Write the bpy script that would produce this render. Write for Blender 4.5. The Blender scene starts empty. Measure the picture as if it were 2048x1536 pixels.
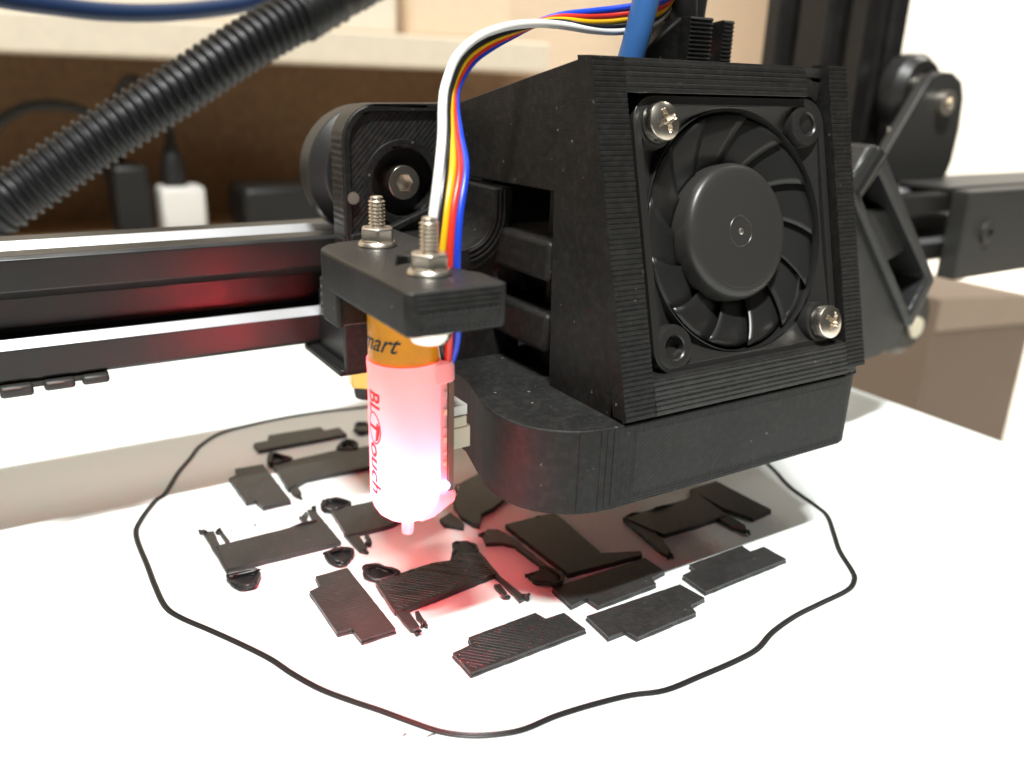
import bpy, bmesh, math, random
from mathutils import Vector, Matrix
from mathutils.geometry import tessellate_polygon

R_ = math.radians
random.seed(7)
sc = bpy.context.scene
COL = sc.collection
S = 0.001                      # every number below is in millimetres

# ------------------------------------------------------------------ camera, world, lamps, exposure
HEAD, PITCH, ROLL, FPX = 0.56854287, 0.34262969, 0.03223726, 1699.05
def cam_axes():
    f = Vector((math.sin(HEAD)*math.cos(PITCH), math.cos(HEAD)*math.cos(PITCH), -math.sin(PITCH)))
    r = Vector((math.cos(HEAD), -math.sin(HEAD), 0)); u = r.cross(f)
    return r*math.cos(ROLL)+u*math.sin(ROLL), -r*math.sin(ROLL)+u*math.cos(ROLL), f
CR, CU, CF = cam_axes()
CAM = Vector((0, 0, 68))
cam_d = bpy.data.cameras.new('camera'); cam = bpy.data.objects.new('camera', cam_d); COL.objects.link(cam)
m = Matrix((CR, CU, -CF)).transposed().to_4x4(); m.translation = CAM*S
cam.matrix_world = m
cam_d.sensor_width = 36; cam_d.lens = FPX/2048*36
cam_d.clip_start = 0.005; cam_d.clip_end = 20
cam_d.dof.use_dof = True; cam_d.dof.focus_distance = 0.127; cam_d.dof.aperture_fstop = 18
sc.camera = cam
sc.render.resolution_x, sc.render.resolution_y = 1024, 768

world = bpy.data.worlds.new('World'); sc.world = world; world.use_nodes = True
bg = world.node_tree.nodes['Background']
bg.inputs['Color'].default_value = (1.0, 0.93, 0.82, 1); bg.inputs['Strength'].default_value = 0.055

def area(name, loc, target, sx, sy, watts, color):
    d = bpy.data.lights.new(name, 'AREA'); d.shape = 'RECTANGLE'; d.size = sx*S; d.size_y = sy*S
    d.energy = watts; d.color = color
    o = bpy.data.objects.new(name, d); COL.objects.link(o)
    v = Vector(target)-Vector(loc)
    o.location = Vector(loc)*S; o.rotation_euler = v.to_track_quat('-Z', 'Y').to_euler()
    return o
area('ceiling_lamp', (-230, -335, 1190), (-230, -335, 0), 260, 36, 33, (0.975, 1.0, 0.975))
area('room_ceiling', (-100, 500, 1700), (0, 330, 0), 1500, 900, 13, (1.0, 0.93, 0.83))

area('panel_fill', (1500, 250, 1300), (1150, 620, 150), 500, 300, 11, (1.0, 0.95, 0.86)).data.spread = R_(75)  # added fill with narrowed spread, brightens the white panel at the right

sc.view_settings.view_transform = 'Standard'; sc.view_settings.look = 'None'
sc.view_settings.exposure = 0.0; sc.view_settings.gamma = 1.0
sc.cycles.use_denoising = True
sc.cycles.max_bounces = 10; sc.cycles.sample_clamp_indirect = 0.0; sc.cycles.diffuse_bounces = 6

def at(px, py, axis, val):
    """photo pixel (2048 x 1536) -> the point in mm on the real plane axis = val"""
    d = CR*((px-1024)/FPX) - CU*((py-768)/FPX) + CF
    return CAM + d*((val-CAM[axis])/d[axis])

# ------------------------------------------------------------------ materials
def nodes(name):
    mt = bpy.data.materials.new(name); mt.use_nodes = True
    nt = mt.node_tree
    return mt, nt, nt.nodes['Principled BSDF']
def L(nt, a, b): nt.links.new(a, b)
def coord(nt, scale=(1, 1, 1), rot=(0, 0, 0)):
    tc = nt.nodes.new('ShaderNodeTexCoord'); mp = nt.nodes.new('ShaderNodeMapping')
    mp.inputs['Scale'].default_value = scale; mp.inputs['Rotation'].default_value = rot
    L(nt, tc.outputs['Object'], mp.inputs['Vector']); return mp.outputs['Vector']
def noise(nt, vec, scale, detail=3, rough=0.6):
    n = nt.nodes.new('ShaderNodeTexNoise'); n.inputs['Scale'].default_value = scale
    n.inputs['Detail'].default_value = detail; n.inputs['Roughness'].default_value = rough
    L(nt, vec, n.inputs['Vector']); return n.outputs['Fac']
def ramp(nt, fac, a, b, ca=(0, 0, 0, 1), cb=(1, 1, 1, 1)):
    r = nt.nodes.new('ShaderNodeValToRGB'); e = r.color_ramp.elements
    e[0].position, e[1].position = a, b; e[0].color, e[1].color = ca, cb
    L(nt, fac, r.inputs['Fac']); return r.outputs['Color']
def mixc(nt, fac, a, b):
    mx = nt.nodes.new('ShaderNodeMix'); mx.data_type = 'RGBA'
    if isinstance(fac, float): mx.inputs[0].default_value = fac
    else: L(nt, fac, mx.inputs[0])
    for s, v in ((mx.inputs[6], a), (mx.inputs[7], b)):
        if isinstance(v, tuple): s.default_value = v
        else: L(nt, v, s)
    return mx.outputs[2]
def math_(nt, op, a, b):
    n = nt.nodes.new('ShaderNodeMath'); n.operation = op
    for s, v in zip(n.inputs, (a, b)):
        if isinstance(v, (int, float)): s.default_value = v
        else: L(nt, v, s)
    return n.outputs[0]
def bump(nt, p, h, dist_mm, prev=None):
    b = nt.nodes.new('ShaderNodeBump'); b.inputs['Strength'].default_value = 1.0
    b.inputs['Distance'].default_value = dist_mm*S
    L(nt, h, b.inputs['Height'])
    if prev is not None: L(nt, prev, b.inputs['Normal'])
    L(nt, b.outputs['Normal'], p.inputs['Normal']); return b.outputs['Normal']
def wave(nt, vec, per_mm, distort=0.3, dscale=200):
    """stripes across the first axis of vec, one every per_mm"""
    w = nt.nodes.new('ShaderNodeTexWave'); w.wave_type = 'BANDS'; w.bands_direction = 'X'
    w.inputs['Scale'].default_value = 0.314159/(per_mm*S)
    w.inputs['Distortion'].default_value = distort; w.inputs['Detail'].default_value = 1
    w.inputs['Detail Scale'].default_value = 2.0
    L(nt, vec, w.inputs['Vector']); return w.outputs['Fac']

def plain(name, color, rough=0.5, metal=0.0, spec=0.5, grain=0.0, gscale=3000, coat=0.0, vary=0.0):
    mt, nt, p = nodes(name)
    p.inputs['Base Color'].default_value = (*color, 1); p.inputs['Roughness'].default_value = rough
    p.inputs['Metallic'].default_value = metal; p.inputs['Specular IOR Level'].default_value = spec
    p.inputs['Coat Weight'].default_value = coat
    v = coord(nt)
    if grain: bump(nt, p, noise(nt, v, gscale, 2), grain)
    if vary:
        f = noise(nt, v, 180, 4)
        a = tuple(max(0, c*(1-vary)) for c in color)+(1,); b = tuple(min(1, c*(1+vary)) for c in color)+(1,)
        L(nt, ramp(nt, f, 0.3, 0.7, a, b), p.inputs['Base Color'])
        L(nt, math_(nt, 'ADD', math_(nt, 'MULTIPLY', f, 0.25), rough-0.12), p.inputs['Roughness'])
    return mt

def printed(name, per=0.28, depth=0.03, rot=(0, 0, 0), color=(0.0115, 0.011, 0.0105), rough=0.44, dust=1.0, dist=0.4, spec=0.5):
    """black printed plastic: layer or infill lines, a little grain, dust specks and lint"""
    mt, nt, p = nodes(name)
    p.inputs['Roughness'].default_value = rough; p.inputs['Specular IOR Level'].default_value = spec
    v = coord(nt)
    big = noise(nt, v, 120, 4)
    c = ramp(nt, big, 0.3, 0.75, tuple(k*0.75 for k in color)+(1,), tuple(k*1.35 for k in color)+(1,))
    if dust:
        vo = nt.nodes.new('ShaderNodeTexVoronoi'); vo.inputs['Scale'].default_value = 420
        wv = nt.nodes.new('ShaderNodeVectorMath'); wv.operation = 'ADD'
        nz = nt.nodes.new('ShaderNodeTexNoise'); nz.inputs['Scale'].default_value = 2500; L(nt, v, nz.inputs['Vector'])
        sm = nt.nodes.new('ShaderNodeVectorMath'); sm.operation = 'SCALE'; sm.inputs['Scale'].default_value = 0.0006
        L(nt, nz.outputs['Color'], sm.inputs[0]); L(nt, v, wv.inputs[0]); L(nt, sm.outputs[0], wv.inputs[1])
        L(nt, wv.outputs[0], vo.inputs['Vector'])
        spot = ramp(nt, vo.outputs['Distance'], 0.07, 0.11, (1, 1, 1, 1), (0, 0, 0, 1))
        keep = ramp(nt, noise(nt, v, 170, 4), 0.50, 0.60)
        f = math_(nt, 'MULTIPLY', math_(nt, 'MULTIPLY', spot, keep), 0.6*dust)
        c = mixc(nt, f, c, (0.30, 0.28, 0.26, 1))
        film = math_(nt, 'MULTIPLY', ramp(nt, noise(nt, v, 900, 4), 0.45, 0.8), 0.045*dust)
        c = mixc(nt, film, c, (0.35, 0.33, 0.30, 1))
    L(nt, c, p.inputs['Base Color'])
    n1 = bump(nt, p, noise(nt, v, 4200, 2), 0.012)
    if depth:
        bump(nt, p, wave(nt, coord(nt, rot=rot), per, dist), depth, n1)
    return mt

M = {}
M['print_z'] = printed('printed plastic layered upward', 0.30, 0.018, rot=(0, R_(90), 0))
M['print_y'] = printed('printed plastic layered across', 0.34, 0.018, rot=(0, 0, R_(90)))
M['print_wall'] = printed('printed plastic smooth side', 0.5, 0.004, rot=(0, R_(90), 0), dust=0.9, spec=0.28, rough=0.5, color=(0.009, 0.0085, 0.008))
M['print_diag'] = printed('printed plastic diagonal infill', 0.62, 0.018, rot=(0, R_(-58), 0), dust=0.8, rough=0.55, spec=0.34)
M['print_top'] = printed('printed plastic top skin', 0.42, 0.010, rot=(0, 0, R_(30)), dust=1.1, color=(0.014, 0.014, 0.014))
M['print_ver'] = printed('printed plastic round wall', 0.9, 0.02, rot=(0, 0, 0), dust=0.8, rough=0.6, spec=0.3)
M['print_plate'] = printed('carriage plate infill', 0.75, 0.05, rot=(0, R_(-42), 0), dust=1.2)
M['part_top'] = printed('first layer infill lines', 0.60, 0.085, rot=(0, 0, R_(-45)), rough=0.26, dust=0.5, dist=0.25, spec=0.8, color=(0.015, 0.0145, 0.0145))
M['part_flat'] = printed('ironed first layer', 0.5, 0.02, rot=(0, 0, R_(-45)), rough=0.38, dust=0.9, dist=1.5, color=(0.024, 0.023, 0.023), spec=0.7)
M['ribs'] = plain('shiny extruded ribs', (0.030, 0.028, 0.028), 0.24, spec=1.0)
M['strand'] = plain('extruded black strand', (0.014, 0.0135, 0.014), 0.33, spec=0.5, grain=0.03, gscale=1500)
M['fan_black'] = plain('moulded black plastic', (0.014, 0.0135, 0.013), 0.36, spec=0.5, grain=0.006, gscale=5000)
M['fan_frame'] = plain('textured moulded plastic', (0.020, 0.019, 0.018), 0.33, spec=0.5, grain=0.02, gscale=4200)
M['hub'] = plain('satin hub plastic', (0.032, 0.030, 0.028), 0.36, spec=0.45, grain=0.003, gscale=6000)
M['anod'] = plain('black anodised aluminium', (0.013, 0.012, 0.0115), 0.34, metal=0.0, spec=0.5, grain=0.004, gscale=5000, vary=0.15)
M['bevel_sheen'] = plain('bevel with painted sheen', (0.42, 0.42, 0.43), 0.42, metal=0.85, grain=0.003, gscale=4000)  # pale metal paints the reflected light on the rail's up-facing bevels
M['steel'] = plain('nickel plated steel', (0.80, 0.73, 0.64), 0.27, metal=1.0, grain=0.004, gscale=2500)
M['steel_dull'] = plain('dull zinc steel', (0.72, 0.66, 0.58), 0.36, metal=1.0, grain=0.006, gscale=2500)
M['brass'] = plain('brass', (0.75, 0.48, 0.14), 0.25, metal=1.0)
M['rubber'] = plain('black polymer wheel', (0.022, 0.021, 0.020), 0.40, spec=0.5, grain=0.01, gscale=900)
M['sheet'] = plain('powder coated sheet', (0.030, 0.029, 0.027), 0.48, spec=0.5, grain=0.012, gscale=1800)
M['blower'] = printed('grey black duct print', 0.62, 0.05, rot=(0, R_(-43), 0), color=(0.024, 0.024, 0.024), dust=0.5)
M['loom'] = plain('black corrugated polyethylene', (0.009, 0.009, 0.010), 0.45, spec=0.35)
M['kapton'] = plain('amber polyimide film', (0.74, 0.30, 0.004), 0.28, spec=0.3, coat=0.0, vary=0.10)
M['white_plastic'] = plain('white nylon', (0.80, 0.78, 0.74), 0.4)
M['ivory'] = plain('ivory connector plastic', (0.74, 0.68, 0.52), 0.45)
M['pcb'] = plain('circuit board edge', (0.16, 0.11, 0.075), 0.6, grain=0.02)
M['ink_red'] = plain('red print', (0.62, 0.01, 0.03), 0.5)
M['ink_black'] = plain('black print', (0.01, 0.01, 0.01), 0.5)
M['w_white'] = plain('white wire jacket', (0.90, 0.88, 0.86), 0.32)
M['w_black'] = plain('black wire jacket', (0.015, 0.015, 0.015), 0.28)
M['w_yellow'] = plain('yellow wire jacket', (0.86, 0.48, 0.008), 0.30)
M['w_red'] = plain('red wire jacket', (0.70, 0.035, 0.02), 0.30)
M['w_blue'] = plain('blue wire jacket', (0.012, 0.06, 0.62), 0.30)
M['tube_blue'] = plain('blue tubing', (0.035, 0.13, 0.36), 0.38, grain=0.01, gscale=1500)
M['tube_dark'] = plain('dark blue hose', (0.012, 0.030, 0.085), 0.38)
M['cable'] = plain('black cable jacket', (0.010, 0.010, 0.010), 0.45)
M['shelf'] = plain('pale laminate', (0.72, 0.63, 0.50), 0.6, vary=0.04)
M['paper'] = plain('white paper box', (0.78, 0.70, 0.58), 0.7, vary=0.03)
M['board'] = plain('brown hardboard', (0.20, 0.115, 0.055), 0.7, vary=0.2)
M['wall'] = plain('cream painted wall', (0.78, 0.62, 0.46), 0.8, vary=0.03)
M['panel'] = plain('white panel', (0.86, 0.83, 0.77), 0.7)
M['card'] = plain('grey beige carton', (0.165, 0.12, 0.088), 0.8, vary=0.05)
M['card_light'] = plain('pale carton flap', (0.30, 0.235, 0.18), 0.8, vary=0.05)
M['table'] = plain('white table', (0.80, 0.76, 0.69), 0.5)
M['bed'] = plain('white build plate', (0.83, 0.865, 0.85), 0.33, spec=0.45)

def sensor_shell():
    mt, nt, p = nodes('frosted sensor plastic')
    p.inputs['Base Color'].default_value = (0.92, 0.88, 0.88, 1); p.inputs['Roughness'].default_value = 0.4
    tr = nt.nodes.new('ShaderNodeBsdfTranslucent'); tr.inputs['Color'].default_value = (0.92, 0.80, 0.82, 1)
    mx = nt.nodes.new('ShaderNodeMixShader'); mx.inputs[0].default_value = 0.55
    L(nt, p.outputs[0], mx.inputs[1]); L(nt, tr.outputs[0], mx.inputs[2])
    L(nt, mx.outputs[0], nt.nodes['Material Output'].inputs['Surface']); return mt
M['frosted'] = sensor_shell()
def glow(name, color, strength):
    mt, nt, p = nodes(name)
    p.inputs['Base Color'].default_value = (*color, 1)
    p.inputs['Emission Color'].default_value = (*color, 1); p.inputs['Emission Strength'].default_value = strength
    return mt
M['led'] = glow('violet led', (0.62, 0.45, 1.0), 9.0)

# ------------------------------------------------------------------ helpers
class MB:
    """collects vertices (mm) and faces for ONE mesh object"""
    def __init__(s): s.v, s.f, s.mi = [], [], []
    def add(s, vs, fs, mi=0):
        b = len(s.v); s.v += [Vector(p) for p in vs]
        for f in fs: s.f.append([b+i for i in f]); s.mi.append(mi)
        return s
    def box(s, a, b, mi=0):
        x0, y0, z0 = a; x1, y1, z1 = b
        vs = [(x, y, z) for z in (z0, z1) for y in (y0, y1) for x in (x0, x1)]
        return s.add(vs, [(0, 2, 3, 1), (4, 5, 7, 6), (0, 1, 5, 4), (2, 6, 7, 3), (0, 4, 6, 2), (1, 3, 7, 5)], mi)
    def prism(s, poly, o, u, v, n, d0, d1, mi=0, side=None, holes=()):
        """polygon (a, b) in the plane o + a*u + b*v, pushed along n from d0 to d1"""
        o, u, v, n = Vector(o), Vector(u), Vector(v), Vector(n)
        loops = [list(poly)]+[list(h) for h in holes]
        flat = [p for lp in loops for p in lp]; k = len(flat)
        vs = [o+u*a+v*b+n*d0 for a, b in flat]+[o+u*a+v*b+n*d1 for a, b in flat]
        tris = tessellate_polygon([[Vector((a, b, 0)) for a, b in lp] for lp in loops])
        fs = [tuple(t) for t in tris]+[tuple(k+i for i in reversed(t)) for t in tris]
        s.add(vs, fs, mi)
        b = len(s.v)-2*k; st = 0
        for lp in loops:
            c = len(lp)
            for i in range(c):
                j = (i+1) % c
                s.f.append([b+st+i, b+st+j, b+k+st+j, b+k+st+i])
                s.mi.append(mi if side is None else (side[i] if isinstance(side, (list, tuple)) else side))
            st += c
        return s
    def zprism(s, poly, z0, z1, mi=0, side=None, holes=()): return s.prism(poly, (0, 0, 0), (1, 0, 0), (0, 1, 0), (0, 0, 1), z0, z1, mi, side, holes)
    def yprism(s, poly, y0, y1, mi=0, side=None, holes=()): return s.prism(poly, (0, 0, 0), (1, 0, 0), (0, 0, 1), (0, 1, 0), y0, y1, mi, side, holes)
    def xprism(s, poly, x0, x1, mi=0, side=None, holes=()): return s.prism(poly, (0, 0, 0), (0, 1, 0), (0, 0, 1), (1, 0, 0), x0, x1, mi, side, holes)
    def lathe(s, prof, c, axis, seg=32, mi=0, close=True):
        """prof = [(radius, height along axis)]"""
        c, ax = Vector(c), Vector(axis).normalized()
        u = ax.orthogonal().normalized(); w = ax.cross(u)
        vs, fs, k = [], [], len(prof)
        for i in range(seg):
            a = 2*math.pi*i/seg; e = u*math.cos(a)+w*math.sin(a)
            vs += [c+e*r+ax*h for r, h in prof]
        for i in range(seg):
            j = (i+1) % seg
            for q in range(k-1): fs.append((i*k+q, j*k+q, j*k+q+1, i*k+q+1))
        s.add(vs, fs, mi)
        if close:
            b = len(s.v)-len(vs)
            for q in (0, k-1):
                if prof[q][0] > 1e-6: s.f.append([b+i*k+q for i in range(seg)]); s.mi.append(mi)
        return s
    def tube(s, pts, r, seg=10, mi=0, closed=False, flat=1.0):
        pts = [Vector(p) for p in pts]; n = len(pts)
        rs = r if isinstance(r, (list, tuple)) else [r]*n
        vs, fs = [], []
        up = None
        for i in range(n):
            a = pts[(i-1) % n] if (closed or i) else pts[0]
            b = pts[(i+1) % n] if (closed or i < n-1) else pts[-1]
            t = (b-a).normalized()
            if up is None: up = Vector((0, 0, 1)) if abs(t.z) < 0.9 else Vector((1, 0, 0))
            e1 = (up-t*up.dot(t)).normalized(); e2 = t.cross(e1); up = e1
            for q in range(seg):
                g = 2*math.pi*q/seg
                vs.append(pts[i]+e1*(math.cos(g)*rs[i]*flat)+e2*(math.sin(g)*rs[i]))
        for i in range(n if closed else n-1):
            j = (i+1) % n
            for q in range(seg):
                w = (q+1) % seg
                fs.append((i*seg+q, i*seg+w, j*seg+w, j*seg+q))
        if not closed:
            fs.append(tuple(range(seg-1, -1, -1))); fs.append(tuple((n-1)*seg+q for q in range(seg)))
        return s.add(vs, fs, mi)
    def build(s, name, mats, parent=None, bevel=0.0, seg=2, smooth=35, sub=0):
        if not isinstance(mats, (list, tuple)): mats = [mats]
        base = world_loc(parent)
        me = bpy.data.meshes.new(name)
        me.from_pydata([(p-base)*S for p in s.v], [], s.f)
        for mt in mats: me.materials.append(M[mt] if isinstance(mt, str) else mt)
        for p, i in zip(me.polygons, s.mi): p.material_index = i
        bm = bmesh.new(); bm.from_mesh(me); bmesh.ops.remove_doubles(bm, verts=bm.verts, dist=1e-7)
        bmesh.ops.recalc_face_normals(bm, faces=bm.faces); bm.to_mesh(me); bm.free()
        if smooth:
            me.polygons.foreach_set('use_smooth', [True]*len(me.polygons)); me.set_sharp_from_angle(angle=R_(smooth))
        o = bpy.data.objects.new(name, me); COL.objects.link(o)
        if parent is not None: o.parent = parent
        if bevel:
            b = o.modifiers.new('bevel', 'BEVEL'); b.width = bevel*S; b.segments = seg; b.limit_method = 'ANGLE'
            b.angle_limit = R_(40); b.harden_normals = False
        return o
BASE = {}
def world_loc(p):
    while p is not None:
        if p in BASE: return BASE[p]
        p = p.parent
    return Vector((0, 0, 0))
def thing(name, label, cat, loc, group=None):
    o = bpy.data.objects.new(name, None); COL.objects.link(o); o.empty_display_size = 0.005
    o.location = Vector(loc)*S; BASE[o] = Vector(loc)
    return tag(o, label, cat, group)
def tag(o, label, cat, group=None):
    o['label'] = label; o['category'] = cat
    if group: o['group'] = group
    return o
def spline(P, n=6, closed=False):
    """Catmull-Rom through the points"""
    P = [Vector(p) for p in P]; out = []; k = len(P)
    for i in range(k if closed else k-1):
        g = lambda j: P[j % k] if closed else P[min(max(j, 0), k-1)]
        a, b, c, d = g(i-1), g(i), g(i+1), g(i+2)
        for q in range(n):
            t = q/n
            out.append(0.5*((2*b)+(c-a)*t+(2*a-5*b+4*c-d)*t*t+(3*b-a-3*c+d)*t**3))
    if not closed: out.append(P[-1])
    return out
def rrect(x0, z0, x1, z1, r, n=6):
    out = []
    for cx, cz, a0 in ((x1-r, z1-r, 0), (x0+r, z1-r, 90), (x0+r, z0+r, 180), (x1-r, z0+r, 270)):
        for i in range(n+1):
            a = R_(a0+90*i/n); out.append((cx+r*math.cos(a), cz+r*math.sin(a)))
    return out
def arc(cx, cy, r, a0, a1, n):
    return [(cx+r*math.cos(R_(a0+(a1-a0)*i/n)), cy+r*math.sin(R_(a0+(a1-a0)*i/n))) for i in range(n+1)]

BED = -10.5
# ------------------------------------------------------------------ the setting
def structure(o, label=None):
    o['kind'] = 'structure'
    if label: o['label'] = label
    return o
structure(MB().box((-900, -700, -160), (1700, 1300, -140)).build('table', 'table'))
structure(MB().box((-900, 702, -140), (860, 720, 900)).build('wall', 'wall'))
structure(MB().box((690, 600, -140), (1700, 620, 900)).build('wall', 'panel'))

# heated bed with its plate
bed = thing('build_plate', 'smooth white square printer bed carrying the black printed pieces', 'printer bed', (20, 100, BED))
MB().zprism(rrect(-125, -60, 202.4, 292, 3), BED-4, BED).build('plate', 'bed', bed, bevel=0.4)
MB().zprism(rrect(-123, -58, 200, 290, 3), BED-8, BED-4.05).build('heater', 'sheet', bed, bevel=0.3)

# ------------------------------------------------------------------ desk shelf and what stands on it (far, out of focus)
sh = thing('desk_shelf', 'pale laminate desk shelf with brown back board behind the printer', 'shelf', (180, 580, -140))
MB().box((-260, 516, 74), (352, 640, 93)).build('upper_board', 'shelf', sh, bevel=1.5)
MB().box((-260, 540, -48), (420, 640, -30)).build('lower_board', 'board', sh, bevel=1)
MB().box((-260, 640, -140), (470, 648, 74)).build('back_board', 'board', sh)
MB().box((-290, 520, -140), (-260, 648, 93)).build('side_board', 'shelf', sh, bevel=1)
MB().box((420, 520, -140), (440, 640, 74)).build('side_board', 'board', sh, bevel=1)
t = tag(MB().box((-120, 540, 93), (250, 630, 190)).build('paper_box', 'paper', bevel=3), 'long white box lying on top of the pale desk shelf', 'box')
t = tag(MB().box((262, 550, 93), (345, 620, 200)).build('paper_box', 'wall', bevel=4), 'shorter cream box beside the long one on the shelf', 'box')
pl_ = thing('power_adapter', 'small white power adapter with a black plug on the shelf', 'power adapter', (112, 560, -30))
MB().box((98, 552, -30), (124, 574, 1)).build('body', 'white_plastic', pl_, bevel=3, seg=3)
MB().lathe([(0, -5), (7, -5), (7.5, 2), (6, 12), (3.5, 20), (2.2, 30), (0, 30)], (108, 562, 6), (0, 0, 1), 16).build('plug', 'cable', pl_)
MB().tube(spline([(108, 562, 34), (106, 563, 45), (100, 566, 56), (90, 572, 62), (78, 585, 40), (74, 600, 5)], 6), 2.4, 8).build('lead', 'cable', pl_)
tag(MB().box((146, 548, -30), (205, 590, 0)).build('power_adapter', 'cable', bevel=5, seg=3), 'wide flat black power brick on the dark shelf', 'power adapter')
tag(MB().box((73, 556, -30), (93, 590, 14)).build('power_adapter', 'cable', bevel=3, seg=3), 'tall narrow black power brick left of white adapter', 'power adapter')
tag(MB().tube(spline([(-150, 575, -27), (-80, 562, -25), (-30, 558, -4), (8, 560, 26), (22, 560, 40), (38, 560, 47), (58, 562, 46), (72, 565, 36), (80, 575, 14), (82, 600, -29)], 8), 3.2, 10).build('power_cable', 'cable'), 'thick black cable arching in front of brown board', 'cable')

# ------------------------------------------------------------------ extrusions
def vslot():
    """outline of a 20 mm slotted extrusion centred on 0, with one material index per edge (1 = up-facing bevel with its sheen painted on)"""
    one = [(-9.4, 10), (-4.6, 10), (-3.1, 8.5), (-3.1, 8.2), (-5.5, 8.2), (-5.5, 7.4), (-2.9, 4.6), (2.9, 4.6), (5.5, 7.4), (5.5, 8.2), (3.1, 8.2), (3.1, 8.5), (4.6, 10), (9.4, 10)]
    P, E = [], []
    for k in range(4):
        a = -math.pi/2*k
        for i, (x, y) in enumerate(one):
            P.append((x*math.cos(a)-y*math.sin(a), x*math.sin(a)+y*math.cos(a)))
            E.append(1 if (k, i) in ((3, 1), (0, 11)) else 0)
    return P, E
VP, VE = vslot()
rail = thing('gantry_rail', 'horizontal black slotted aluminium rail crossing behind the print head', 'aluminium rail', (80, 158, 20.6))
MB().xprism([(158+a, 30.6+b) for a, b in VP], -150, 262, 0, VE).build('extrusion', ['anod', 'bevel_sheen'], rail, bevel=0.25, seg=2)

def upright_poly(x0, y0):
    """20 x 40 slotted section, one slot in the front, two in the side"""
    prof = lambda c: [(c-4.6, 0), (c-3.1, 1.5), (c-3.1, 1.8), (c-5.5, 1.8), (c-2.8, 5.2), (c+2.8, 5.2), (c+5.5, 1.8), (c+3.1, 1.8), (c+3.1, 1.5), (c+4.6, 0)]
    P = [(x0, y0)]+[(x0+a, y0+b) for a, b in prof(10)]+[(x0+20, y0), (x0+20, y0+40), (x0, y0+40)]
    for c in (30, 10): P += [(x0+b, y0+a) for a, b in reversed(prof(c))]
    return P
up = thing('upright_post', 'tall black slotted aluminium post standing behind the right side', 'aluminium post', (249, 201, -9))
MB().zprism(upright_poly(239, 181), -60, 330).build('extrusion', 'anod', up, bevel=0.5)

# end bracket on the rail
eb = thing('end_bracket', 'black sheet metal bracket capping the right rail end', 'bracket', (270, 150, 15))
MB().box((246.5, 141.5, 15.5), (330, 147.8, 41.8)).build('front_plate', 'sheet', eb, bevel=0.8, seg=3)
MB().box((246.5, 148, 40.9), (330, 172, 42.4)).build('top_plate', 'sheet', eb, bevel=0.4)
MB().lathe([(0, 0), (1.3, 0), (1.3, 1.2), (2.6, 1.2), (3.3, 0.7), (3.6, -0.3), (3.6, -1)], (258.5, 141.4, 29.3), (0, -1, 0), 20).build('screw', 'sheet', eb)

# wheel plate by the post
wp = thing('roller_plate', 'black rounded roller plate with a bright hex screw by the post', 'roller plate', (253, 167, 40))
poly = [(231.5, 41.6), (250, 68.5), (253.5, 73), (258, 74.6), (265, 74.4), (270, 72), (272.6, 67), (273.6, 58), (273, 48), (271, 42.5)]
MB().yprism(poly, 165.5, 169.5).build('plate', 'sheet', wp, bevel=0.6, seg=3)
def hex_screw(parent, c, axis, r=3.1, h=2.4, mat='steel', name='screw'):
    c, ax = Vector(c), Vector(axis).normalized()
    u = ax.orthogonal().normalized(); w = ax.cross(u)
    hexp = [(r*0.54*math.cos(R_(60*i+15)), r*0.54*math.sin(R_(60*i+15))) for i in range(6)]
    rim = [(r*math.cos(R_(10*i)), r*math.sin(R_(10*i))) for i in range(36)]
    o = MB().prism(rim, c, u, w, ax, -1.5, h, holes=[hexp]).build(name, mat, parent, bevel=0.28, seg=3)
    MB().prism([(a*1.04, b*1.04) for a, b in hexp], c, u, w, ax, h-2.0, h-1.7).build('socket', 'steel_dull', o)
    return o
hex_screw(wp, (260.8, 165.4, 65.6), (0, -1, 0), 3.7, 2.6, 'steel_dull')
MB().lathe([(0, 0), (4, 0), (9.5, 0), (11.5, 2.6), (11.5, 7.6), (9.5, 10), (4, 10), (0, 10)], (258.5, 171, 68.5), (0, 1, 0), 32).build('roller', 'rubber', wp)
MB().lathe([(0, 0), (3.6, 0), (3.8, -2.2), (3.0, -2.8), (0, -2.8)], (256.8, 171.5, 70), (0, 1, 0), 20).build('spacer', 'steel_dull', wp)

lw = thing('lower_roller', 'black roller with a pale hub under the rail', 'roller', (247, 158, -14))
MB().lathe([(3.2, 0), (9.5, 0), (12, 2.6), (12, 7.6), (9.5, 10), (3.2, 10)], (247, 153, 0.5), (0, 1, 0), 36).build('tyre', 'rubber', lw)
MB().lathe([(0, 0), (2.4, 0), (3.4, -0.6), (3.4, -1.4), (0, -1.6)], (249, 153, -2.0), (0, 1, 0), 20).build('hub', 'ivory', lw)

# ------------------------------------------------------------------ carriage on the rail
cg = thing('carriage', 'black printed carriage with roller and hex screw riding the rail', 'carriage', (66, 148, 37))
outl = [(53.9, 36), (53.9, 57.6)]+[(60.2-6.3*math.cos(R_(a)), 57.4+6.3*math.sin(R_(a))) for a in range(10, 91, 10)]+[(81, 64), (81, 36)]
hole = [(65+6.6*math.cos(R_(a)), 50.6+6.6*math.sin(R_(a))) for a in range(0, 360, 10)]
MB().yprism(outl, 139.6, 144.5, holes=[hole]).build('plate', 'print_plate', cg)
inn = [(55.3, 36), (55.3, 57.6)]+[(60.2-4.9*math.cos(R_(a)), 57.4+4.9*math.sin(R_(a))) for a in range(10, 91, 10)]+[(81, 62.6), (81, 36)]
MB().yprism(outl[:-1]+[(81, 62.6)]+inn[::-1][1:], 138.9, 139.6).build('rim', 'print_wall', cg, bevel=0.25)
ring = [(65+5.9*math.cos(R_(a)), 50.6+5.9*math.sin(R_(a))) for a in range(0, 360, 10)]
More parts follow.
